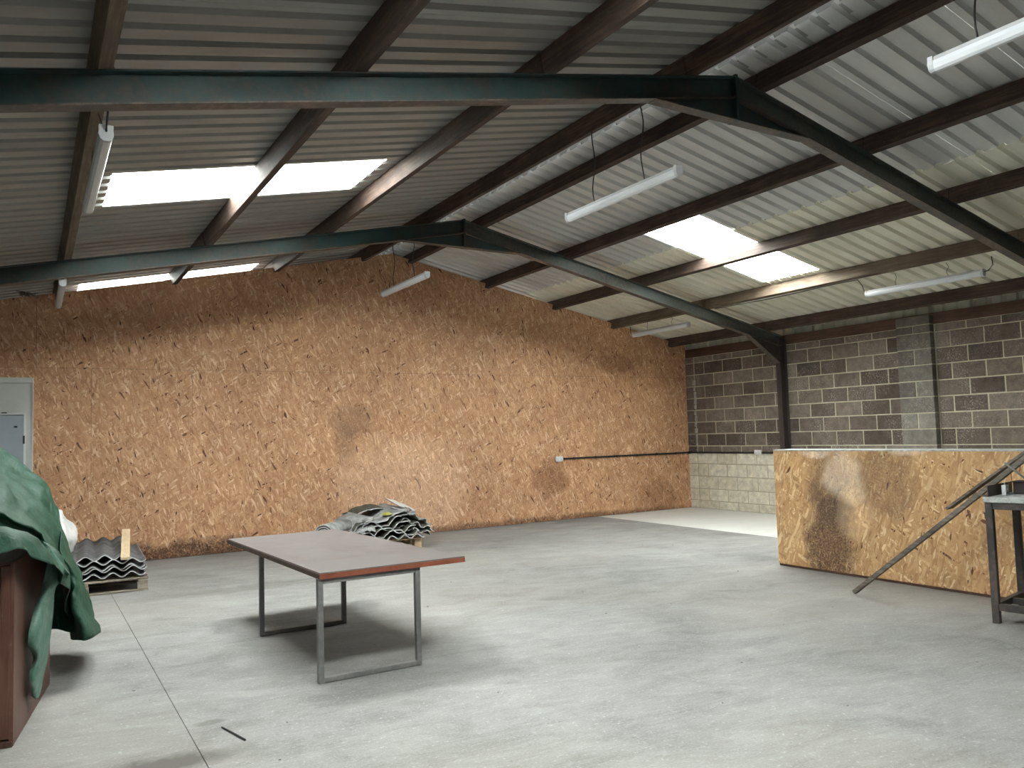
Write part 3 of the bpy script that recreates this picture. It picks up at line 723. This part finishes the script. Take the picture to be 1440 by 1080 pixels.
# ------------------------------------------------------------------ corrugated fibre-cement sheets
def wave_sheet(name, L, Wd, pitch, amp, th, loc, rot, mats, kind='sine', jag=0.0, phase=0.0, seed=0, n_per=10):
    """corrugated sheet, waves across x, length along y; own thickness; mats = face, edge"""
    rnd = random.Random(seed); b = B(); nx = max(6, int(Wd / pitch * n_per)); nyy = 7
    def zz(x):
        q = x / pitch + phase
        if kind == 'sine': return amp * math.sin(q * math.tau)
        f = q % 1.0
        return amp * (2 * max(0.0, min(1.0, (0.5 - abs(f - 0.5)) * 5 - 0.6)) - 1)
    j0 = [rnd.uniform(0, jag) for _ in range(nx + 1)]; j1 = [rnd.uniform(0, jag) for _ in range(nx + 1)]
    top, bot = [], []
    for j in range(nyy + 1):
        rt, rb = [], []
        for i in range(nx + 1):
            x = -Wd / 2 + Wd * i / nx; y0 = -L / 2 + j0[i]; y1 = L / 2 - j1[i]; y = y0 + (y1 - y0) * j / nyy
            z = zz(x); s = (zz(x + 1e-3) - zz(x - 1e-3)) / 2e-3; nn = Vector((-s, 0, 1)).normalized()
            rt.append(b.verts.new(Vector((x, y, z)) + nn * th / 2)); rb.append(b.verts.new(Vector((x, y, z)) - nn * th / 2))
        top.append(rt); bot.append(rb)
    for j in range(nyy):
        for i in range(nx):
            b.faces.new((top[j][i], top[j][i + 1], top[j + 1][i + 1], top[j + 1][i])).smooth = True
            b.faces.new((bot[j][i], bot[j + 1][i], bot[j + 1][i + 1], bot[j][i + 1])).smooth = True
    def rim(A, Bq):
        for i in range(len(A) - 1): b.faces.new((A[i], Bq[i], Bq[i + 1], A[i + 1])).material_index = 1
    rim(top[0], bot[0]); rim(bot[-1], top[-1])
    rim([r[0] for r in bot], [r[0] for r in top]); rim([r[-1] for r in top], [r[-1] for r in bot])
    o = link(name, b, mats, recalc=True); o.location = loc; o.rotation_euler = rot; return o
FC = [M['fibre_cement'], M['fibre_edge']]
stack = [(0.176, 0.00, 0.0, 'lowest, lying on the pallet'), (0.238, 0.012, 0.004, 'second from the bottom'), (0.258, 0.0, -0.004, 'third from the bottom'),
         (0.305, 0.008, 0.003, 'second from the top'), (0.366, -0.01, -0.01, 'topmost, under the pale plank')]
for k, (z, dx, rz, wd) in enumerate(stack):
    o = wave_sheet('corrugated_sheet', 1.62, 1.06 - (0.09 if k == 4 else 0), 0.177, 0.024, 0.009, (0.555 + dx - (0.05 if k == 4 else 0), 10.02 + 0.02 * k, z + 0.008), (0.006 * (k % 3) + (0.012 if k == 4 else 0), 0, -0.05 + rz), FC, seed=k, jag=0.012)
    tag(o, f'dark corrugated sheet in the left stack, {wd}', 'roofing sheet', 'corrugated sheets stacked on the left pallet')
b = B(); bar(b, (0, 0, 0), (0.10, 0.98, 0.20), 0.085, 0.026, bev=0.003)
o = link('plank', b, M['plank_pale']); o.location = (0.845, 9.13, 0.352); tag(o, 'short pale plank lying up on the left stack of corrugated sheets', 'plank')
# white rubble bag beside the stack
b = B(); bmesh.ops.create_icosphere(b, subdivisions=4, radius=1.0)
from mathutils import noise as mn
for v in b.verts:
    c = v.co.copy(); n_ = mn.noise(c * 2.2) * 0.16 + mn.noise(c * 5) * 0.07 + abs(mn.noise(c * 9)) * 0.05
    c *= 1 + n_; k = 1.0 - 0.30 * max(0, c.z)
    v.co = Vector((c.x * 0.25 * k, c.y * 0.33 * k, max(c.z, -0.72) * 0.29))
bag = link('rubble_bag', b, M['bag'], smooth=True); bag.location = (0.175, 9.55, 0.60); tag(bag, 'white bulging sack behind the green tarpaulin', 'sack')

# broken sheets on the right pallet
BG, BD, BWm = [M['broken_grey'], M['fibre_edge']], [M['broken_dark'], M['fibre_edge']], [M['broken_white'], M['broken_grey']]
FCD = [M['broken_dark'], M['fibre_edge']]
pieces = [
    # name, L, W, pitch, amp, thickness, loc, rot, mats, kind, label
    (1.0, 1.00, 0.177, 0.024, (4.14, 10.50, 0.178), (0.0, 0.0, -0.08), FCD, 'sine', 'lowest dark wavy sheet on the right pallet'),
    (1.0, 0.86, 0.44, 0.040, (4.08, 10.48, 0.235), (0.0, 0.0, 0.02), FCD, 'trap', 'deep-profiled dark sheet second from the bottom of the right pile'),
    (0.98, 0.84, 0.44, 0.040, (4.06, 10.47, 0.270), (0.0, -0.03, 0.01), FCD, 'trap', 'deep-profiled sheet third from the bottom of the right pile'),
    (0.95, 0.80, 0.44, 0.040, (4.03, 10.49, 0.315), (0.0, -0.07, 0.0), FCD, 'trap', 'deep-profiled sheet in the middle of the right pile'),
    (0.9, 0.56, 0.177, 0.026, (4.52, 10.50, 0.255), (0.0, 0.26, -0.08), BD, 'sine', 'lowest dark wavy sheet sloping off the right side of the right pile'),
    (0.85, 0.52, 0.177, 0.026, (4.54, 10.50, 0.325), (0.02, 0.36, 0.10), FCD, 'sine', 'middle wavy sheet sloping off the right side of the right pile'),
    (0.8, 0.48, 0.177, 0.024, (4.56, 10.54, 0.405), (0.02, 0.46, 0.18), BG, 'sine', 'grey wavy sheet end at the upper right of the right pile'),
    (0.95, 0.76, 0.50, 0.045, (4.02, 10.48, 0.380), (0.0, -0.12, -0.04), FCD, 'trap', 'deep-profiled sheet below the dusty top slab of the right pile'),
    (0.85, 0.66, 0.60, 0.030, (4.10, 10.46, 0.465), (0.05, -0.17, 0.05), BG, 'trap', 'dusty grey broken sheet with a yellow patch on top of the right pile'),
    (0.5, 0.50, 0.60, 0.022, (3.98, 10.66, 0.515), (0.06, -0.17, -0.12), BD, 'trap', 'dark mossy slab at the back of the right pile top'),
    (0.5, 0.30, 0.40, 0.018, (4.48, 10.45, 0.560), (0.20, 0.20, 0.10), BWm, 'trap', 'whitish broken slab highest on the right pile'),
    (0.35, 0.24, 0.40, 0.015, (4.42, 10.25, 0.500), (0.16, 0.18, 0.4), BG, 'trap', 'small grey fragment below the whitish slab of the right pile'),
    (0.6, 0.40, 0.60, 0.035, (3.68, 10.30, 0.385), (0.12, -0.30, 0.35), BG, 'trap', 'pale grey cracked slab on the left shoulder of the right pile'),
    (0.4, 0.26, 0.40, 0.020, (3.80, 10.12, 0.330), (0.30, -0.15, -0.3), BG, 'trap', 'grey fragment tipped forward on the left front of the right pile'),
]
for k, (L, Wd, pi_, am, loc, rot, ms, kd, lb) in enumerate(pieces):
    o = wave_sheet('broken_sheet', L, Wd, pi_, am, 0.014, loc, rot, ms, kd, 0.07 if k > 3 else 0.03, 0.27 * k, seed=20 + k, n_per=16 if kd == 'trap' else 10)
    tag(o, lb, 'roofing sheet', 'broken sheets piled on the right pallet')
b = B(); bmesh.ops.create_icosphere(b, subdivisions=2, radius=1.0)
for v in b.verts:
    c = v.co * (1 + mn.noise(v.co * 2) * 0.4); v.co = (c.x * 0.055, c.y * 0.10, c.z * 0.014)
o = link('lichen_patch', b, M['yellow'], smooth=True); o.location = (0.02, -0.30, 0.036)
for q in bpy.data.objects:
    if q.name.startswith('broken_sheet') and 'yellow patch' in q.get('label', ''): o.parent = q
# nested half-round ridge pieces at the left of the pile
for k, (r, z, mt) in enumerate(((0.082, 0.32, FCD), (0.106, 0.325, FCD), (0.132, 0.33, BG))):
    b = B(); seg = 12; rings = []
    for (y, dr_) in ((-0.34, 0), (0.34, 0.0)):
        o_, i_ = [], []
        for s in range(seg + 1):
            a = math.pi * s / seg; x_ = math.cos(a); z_ = math.sin(a)
            o_.append(b.verts.new((x_ * r, y, z_ * r * 0.85))); i_.append(b.verts.new((x_ * (r - 0.012), y, z_ * (r - 0.012) * 0.85)))
        rings.append((o_, i_))
    (o0, i0), (o1, i1) = rings
    for s in range(seg):
        b.faces.new((o0[s], o0[s + 1], o1[s + 1], o1[s])).smooth = True; b.faces.new((i0[s], i1[s], i1[s + 1], i0[s + 1])).smooth = True
        b.faces.new((o0[s], i0[s], i0[s + 1], o0[s + 1])).material_index = 1; b.faces.new((o1[s], o1[s + 1], i1[s + 1], i1[s])).material_index = 1
    for s in (0, seg): b.faces.new((o0[s], o1[s], i1[s], i0[s])).material_index = 1
    o = link('ridge_tile', b, mt); o.location = (3.40, 10.13, z); o.rotation_euler = (0, 0, -0.75)
    tag(o, ['innermost dark curved ridge piece at the left of the right pile', 'middle dark curved ridge piece at the left of the right pile', 'outer grey curved ridge piece at the left of the right pile'][k], 'ridge tile', 'curved ridge pieces nested in the right pile')
b = B(); bx(b, (3.40, 10.13, 0.159), (0.28, 0.62, 0.318), Matrix.Rotation(-0.75, 3, 'Z'), bev=0.01)
tag(link('timber_baulk', b, M['pallet']), 'wooden baulk under the curved ridge pieces, left end of the right pile', 'timber')

# ------------------------------------------------------------------ cabinet
cb_a = -0.162
cab = empty('cabinet', (-0.062, 4.87, 0), cb_a)       # local x = across (negative = left), local y = back
CW, CD, CH = 0.92, 1.13, 0.925
def cp(name, c, s, mt, bev=0.002):
    b = B(); bx(b, c, s, bev=bev); return link(name, b, M[mt], cab)
cp('side_panel', (-0.010, CD / 2, CH / 2), (0.020, CD, CH), 'laminate')
cp('side_panel', (-CW + 0.010, CD / 2, CH / 2), (0.020, CD, CH), 'laminate')
cp('back_panel', (-CW / 2, CD - 0.006, CH / 2), (CW - 0.04, 0.012, CH - 0.02), 'laminate_in')
cp('top_panel', (-CW / 2, CD / 2, CH - 0.010), (CW - 0.04, CD - 0.02, 0.020), 'laminate')
cp('bottom_panel', (-CW / 2, CD / 2, 0.045), (CW - 0.04, CD - 0.02, 0.020), 'laminate_in')
cp('plinth', (-CW / 2, 0.008, 0.015), (CW - 0.002, 0.050, 0.028), 'plate')
cp('shelf', (-CW / 2, CD / 2 + 0.05, 0.50), (CW - 0.042, CD - 0.12, 0.018), 'laminate_in')
cp('front_stile', (-0.040, 0.008, CH / 2 + 0.012), (0.042, 0.020, CH - 0.06), 'laminate')
cp('front_stile', (-CW + 0.040, 0.008, CH / 2 + 0.012), (0.042, 0.020, CH - 0.06), 'laminate')
cp('inner_divider', (-0.115, CD / 2, CH / 2), (0.016, CD - 0.05, CH - 0.09), 'laminate_in')
tag(cab, 'dark brown open-fronted cabinet under the green tarpaulin', 'cabinet')
# things stored behind the cabinet that carry the tarpaulin
b = B(); bx(b, (0, 0, 0.36), (0.50, 0.9, 0.72), Matrix.Rotation(cb_a, 3, 'Z'), bev=0.01)
o = link('crate', b, M['pallet']); o.location = (-0.33, 6.75, 0); tag(o, 'wooden crate hidden under the back of the green tarpaulin', 'crate')

# ------------------------------------------------------------------ tarpaulin

#TARPBEGIN
def catmull(P, n):
    out = []
    for i in range(len(P) - 1):
        p0, p1, p2, p3 = P[max(i - 1, 0)], P[i], P[i + 1], P[min(i + 2, len(P) - 1)]
        for k in range(n):
            t = k / n
            out.append(0.5 * ((2 * p1) + (p2 - p0) * t + (2 * p0 - 5 * p1 + 4 * p2 - p3) * t * t + (3 * p1 - p0 - 3 * p2 + p3) * t ** 3))
    out.append(P[-1]); return out
def cloth(grid, n, wr=0.02, seed=0.0):
    g1 = [catmull([Vector(p) for p in c], n) for c in grid]
    g2 = [catmull([g1[i][j] for i in range(len(g1))], n) for j in range(len(g1[0]))]
    b = B(); V = []
    for row_ in g2:
        V.append([b.verts.new(p + Vector((1, -0.5, 0.4)) * wr * (mn.noise(p * 4 + Vector((seed, 0, 0))) * 1.2 - 1.6 * abs(mn.noise(p * 3.1 + Vector((3, 1, seed)))) - 0.8 * abs(mn.noise(p * 8 + Vector((0, 5, 0)))))) for p in row_])
    for i in range(len(V) - 1):
        for j in range(len(V[0]) - 1): b.faces.new((V[i][j], V[i][j + 1], V[i + 1][j + 1], V[i + 1][j])).smooth = True
    return b
GT = [[[-0.649, 6.9, 1.756], [-0.6, 6.4, 1.553], [-0.54, 5.8, 1.319], [-0.492, 5.3, 1.202], [-0.494, 5.33, 1.166], [-0.488, 5.28, 1.102], [-0.45, 4.86, 1.158], [-0.435, 4.72, 1.034]], [[-0.408, 7.0, 1.669], [-0.37, 6.4, 1.428], [-0.333, 5.8, 1.244], [-0.303, 5.3, 1.138], [-0.304, 5.33, 1.101], [-0.3, 5.28, 1.036], [-0.276, 4.84, 1.099], [-0.267, 4.71, 0.994]], [[-0.189, 7.0, 1.512], [-0.171, 6.4, 1.334], [-0.155, 5.85, 1.23], [-0.141, 5.35, 1.162], [-0.141, 5.38, 1.124], [-0.139, 5.33, 1.048], [-0.127, 4.84, 1.115], [-0.122, 4.7, 0.991]], [[-0.063, 7.0, 1.407], [-0.066, 6.5, 1.286], [-0.036, 6.0, 1.17], [-0.022, 5.45, 1.097], [-0.021, 5.48, 1.058], [-0.038, 5.43, 1.006], [-0.034, 4.86, 1.084], [-0.027, 4.72, 1.007]], [[0.038, 7.0, 1.306], [0.028, 6.6, 1.238], [0.043, 6.1, 1.113], [0.07, 5.6, 1.028], [0.07, 5.63, 0.987], [0.063, 5.58, 0.925], [0.056, 5.0, 1.011], [0.055, 4.86, 0.922]], [[0.094, 7.0, 1.245], [0.08, 6.6, 1.194], [0.109, 6.2, 1.041], [0.15, 5.8, 0.903], [0.156, 5.65, 0.887], [0.162, 5.5, 0.873], [0.167, 5.35, 0.86], [0.188, 5.2, 0.796]], [[0.113, 7.0, 1.217], [0.118, 6.75, 1.134], [0.155, 6.35, 0.968], [0.211, 6.22, 0.783], [0.221, 6.283, 0.695], [0.23, 6.317, 0.61], [0.238, 6.35, 0.523], [0.251, 6.3, 0.261]], [[0.117, 7.0, 1.211], [0.136, 6.75, 1.112], [0.18, 6.35, 0.941], [0.236, 6.0, 0.759], [0.246, 5.96, 0.687], [0.255, 5.92, 0.615], [0.265, 5.88, 0.545], [0.297, 5.85, 0.277]], [[0.122, 7.0, 1.206], [0.156, 6.8, 1.076], [0.205, 6.45, 0.896], [0.282, 6.1, 0.672], [0.3, 6.05, 0.607], [0.317, 6.0, 0.543], [0.333, 5.95, 0.48], [0.393, 5.97, 0.27]], [[0.128, 7.05, 1.198], [0.173, 6.95, 1.045], [0.228, 6.75, 0.836], [0.321, 6.65, 0.58], [0.345, 6.667, 0.507], [0.368, 6.653, 0.438], [0.391, 6.65, 0.367], [0.445, 6.55, 0.184]], [[0.129, 7.1, 1.19], [0.186, 7.1, 1.029], [0.251, 7.0, 0.788], [0.348, 6.9, 0.523], [0.372, 6.867, 0.458], [0.395, 6.833, 0.393], [0.419, 6.8, 0.329], [0.476, 6.6, 0.226]]]
GS = [[[0.117, 5.358, 0.922], [0.184, 5.398, 0.816], [0.21, 5.312, 0.779]], [[0.089, 5.306, 0.818], [0.147, 5.356, 0.744], [0.193, 5.459, 0.724]], [[0.051, 5.258, 0.678], [0.085, 5.22, 0.687], [0.14, 5.379, 0.697]], [[0.014, 5.093, 0.549], [0.061, 5.134, 0.554], [0.122, 5.447, 0.525]], [[0.005, 5.098, 0.455], [0.052, 5.139, 0.44], [0.108, 5.423, 0.393]], [[0.026, 5.228, 0.348], [0.056, 5.165, 0.357], [0.101, 5.447, 0.3]], [[0.01, 5.127, 0.279], [0.043, 5.148, 0.26], [0.08, 5.375, 0.207]], [[0.021, 5.195, 0.154], [0.044, 5.219, 0.124], [0.063, 5.396, 0.105]]]
GF = [[[0.078, 5.6, 0.908], [0.153, 5.9, 0.78], [0.239, 6.05, 0.707], [0.291, 6.1, 0.624]], [[0.102, 6.08, 0.672], [0.151, 6.12, 0.615], [0.222, 6.15, 0.555], [0.283, 6.1, 0.485]], [[0.128, 6.1, 0.483], [0.163, 6.2, 0.438], [0.223, 6.15, 0.415], [0.292, 6.1, 0.367]], [[0.129, 6.1, 0.327], [0.18, 6.2, 0.3], [0.236, 6.15, 0.282], [0.301, 6.1, 0.273]]]
tp = empty('tarpaulin', (0, 6.0, 0))
for nm, g_, wr in (('main_sheet', GT, 0.028), ('hanging_strip', GS, 0.006), ('inner_fold', GF, 0.008)):
    g_ = [[(x, y - 6.0, z) for x, y, z in c] for c in g_]
    o = link(nm, cloth(g_, 7, wr), M['tarp_worn' if nm == 'hanging_strip' else 'tarp'], tp)
    m = o.modifiers.new('thick', 'SOLIDIFY'); m.thickness = 0.004; m.offset = 0
tag(tp, 'crumpled green tarpaulin draped over the cabinet at the left', 'tarpaulin')
#TARPEND
# ------------------------------------------------------------------ workbench at the right edge
BU = Vector((0.984, 0.18, 0)).normalized(); BV = Vector((0.18, -0.984, 0)).normalized()
bo = Vector((6.155, 3.285, 0)); bench = empty('workbench', bo)
LU, LV = 0.60, 0.95; s5 = 0.05
Rb = Matrix((BU, -BV, (0, 0, 1))).transposed()
for (u, v) in ((0, 0), (LU, 0), (0, LV), (LU, LV)):
    b = B(); bx(b, BU * u + BV * v + Vector((0, 0, 0.445)), (s5, s5, 0.89), Rb, bev=0.003); link('leg', b, M['black_steel'], bench)
def rail(u0, v0, u1, v1, z, h=0.05, w=0.04, name='rail'):
    a = BU * u0 + BV * v0; c = BU * u1 + BV * v1; d = (c - a).normalized() * (s5 / 2 + 0.001)
    b = B(); bar(b, a + d + Vector((0, 0, z)), c - d + Vector((0, 0, z)), w, h, bev=0.002); link(name, b, M['black_steel'], bench)
for z in (0.12, 0.865):
    rail(0, 0, LU, 0, z); rail(0, LV, LU, LV, z); rail(0, 0, 0, LV, z); rail(LU, 0, LU, LV, z)
rail(LU * 0.5, 0.0, LU * 0.5, LV, 0.12, 0.045)
b = B(); c = BU * LU / 2 + BV * LV / 2 + Vector((0, 0, 0.911)); bx(b, c, (LU + 0.07, LV + 0.07, 0.042), Rb, bev=0.006); link('bench_top', b, M['slab_dust'], bench)
tag(bench, 'black steel workbench with dusty top at the right edge', 'workbench')
def bp(u, v, z): return bo + BU * u + BV * v + Vector((0, 0, z))
# steel channel lying on the bench
ch = B(); 
bar(ch, (0, 0, 0.045), BV * 0.30, 0.006, 0.08)
ch.free(); ch = B()
a0 = Vector((0, 0, 0))
bar(ch, a0 + Vector((0, 0, 0.041)), BU * 0.55 + Vector((0, 0, 0.041)), 0.007, 0.082)
bar(ch, a0 + Vector((0, 0, 0.004)) - BV * 0.03, BU * 0.55 + Vector((0, 0, 0.004)) - BV * 0.03, 0.06, 0.007)
o = link('steel_angle', ch, M['black_steel']); o.location = bp(-0.02, 0.0, 0.933); tag(o, 'dark steel angle standing on the workbench top behind the metal box', 'steel angle')
jb = empty('outlet_box', bp(0.21, 0.05, 0.933))
b = B()
for (dx, dz, w_, h_) in ((0, 0.004, 0.075, 0.008), (0, 0.071, 0.075, 0.008), (-0.0335, 0.0375, 0.008, 0.059), (0.0335, 0.0375, 0.008, 0.059)):
    bx(b, BU * dx + Vector((0, 0, dz)) , (w_, 0.028, h_), Rb)
link('box_rim', b, M['white_plastic'], jb)
b = B(); bx(b, -BV * 0.011 + Vector((0, 0, 0.0375)), (0.06, 0.004, 0.06), Rb); link('box_back', b, M['dark_slot'], jb)
b = B(); tube(b, [BU * -0.02 + Vector((0, 0, 0.02)) + BV * 0.01, Vector((0, 0, 0.045)) + BV * 0.016, BU * 0.02 + Vector((0, 0, 0.055)) + BV * 0.01], 0.005, 6); link('wire', b, M['white_plastic'], jb)
b = B(); tube(b, [BU * -0.005 + Vector((0, 0, 0.075)), BU * -0.02 + Vector((0, 0, 0.11)), BU * -0.02 + Vector((0, 0, 0.15))], 0.004, 6); link('wire', b, M['white_plastic'], jb)
tag(jb, 'small square white outlet box standing on the workbench', 'outlet box')
b = B(); bx(b, Vector((0, 0, 0.045)), (0.16, 0.10, 0.088), Rb, bev=0.004); bx(b, Vector((0, 0, 0.094)), (0.17, 0.11, 0.010), Rb)
o = link('tool_box', b, M['post']); o.location = bp(0.40, 0.12, 0.9325); tag(o, 'dark metal box on the workbench right of the white outlet box', 'box')
# leaning planks and rod
def lean(name, a, c, w, h, mat, label, cat, up=(0, 0, 1)):
    a, c = Vector(a), Vector(c); b = B(); bar(b, (0, 0, 0), c - a, w, h, up, bev=0.002)
    o = link(name, b, mat); o.location = a; tag(o, label, cat); return o
lean('plank', (6.225, 4.53, 0.03), (6.36, 3.02, 1.285), 0.045, 0.036, M['plank_dark'], 'long thin weathered timber leaning from the floor onto the workbench', 'plank')
lean('plank', (6.40, 3.74, 0.80), (6.53, 3.00, 1.385), 0.13, 0.02, M['plank_dark'], 'short wide dark board lying on the leaning timber above the workbench', 'plank')
b = B(); tube(b, [(0, 0, 0), (0.10, -0.08, -0.114), (0.25, -0.20, -0.245)], 0.008, 8)
o = link('metal_rod', b, M['grey_steel']); o.location = (6.246, 3.2, 1.182); tag(o, 'thin grey rod slanting down across the leaning boards to the workbench', 'rod')

# ------------------------------------------------------------------ floor litter
b = B(); tube(b, [(0, 0, 0.005), (0.03, -0.13, 0.007), (0.062, -0.26, 0.005)], 0.0045, 6)
o = link('twig', b, M['black']); o.location = (0.88, 4.5, 0); tag(o, 'thin black stick lying on the concrete in the foreground', 'stick')
b = B(); random.seed(11)
for k in range(90):
    x_ = random.uniform(-0.2, 8.5); y_ = random.uniform(2.6, 11.3)
    if 6.6 < x_ < 7.6 and y_ < 6.2: continue
    s_ = random.uniform(0.003, 0.008)
    bx(b, (x_, y_, s_ * 0.35), (s_ * random.uniform(1, 2.4), s_, s_ * 0.7), Matrix.Rotation(random.uniform(0, 3), 3, 'Z'))
tag(link('floor_grit', b, M['joint']), 'specks of dark grit scattered over the concrete floor', 'grit', kind='stuff')
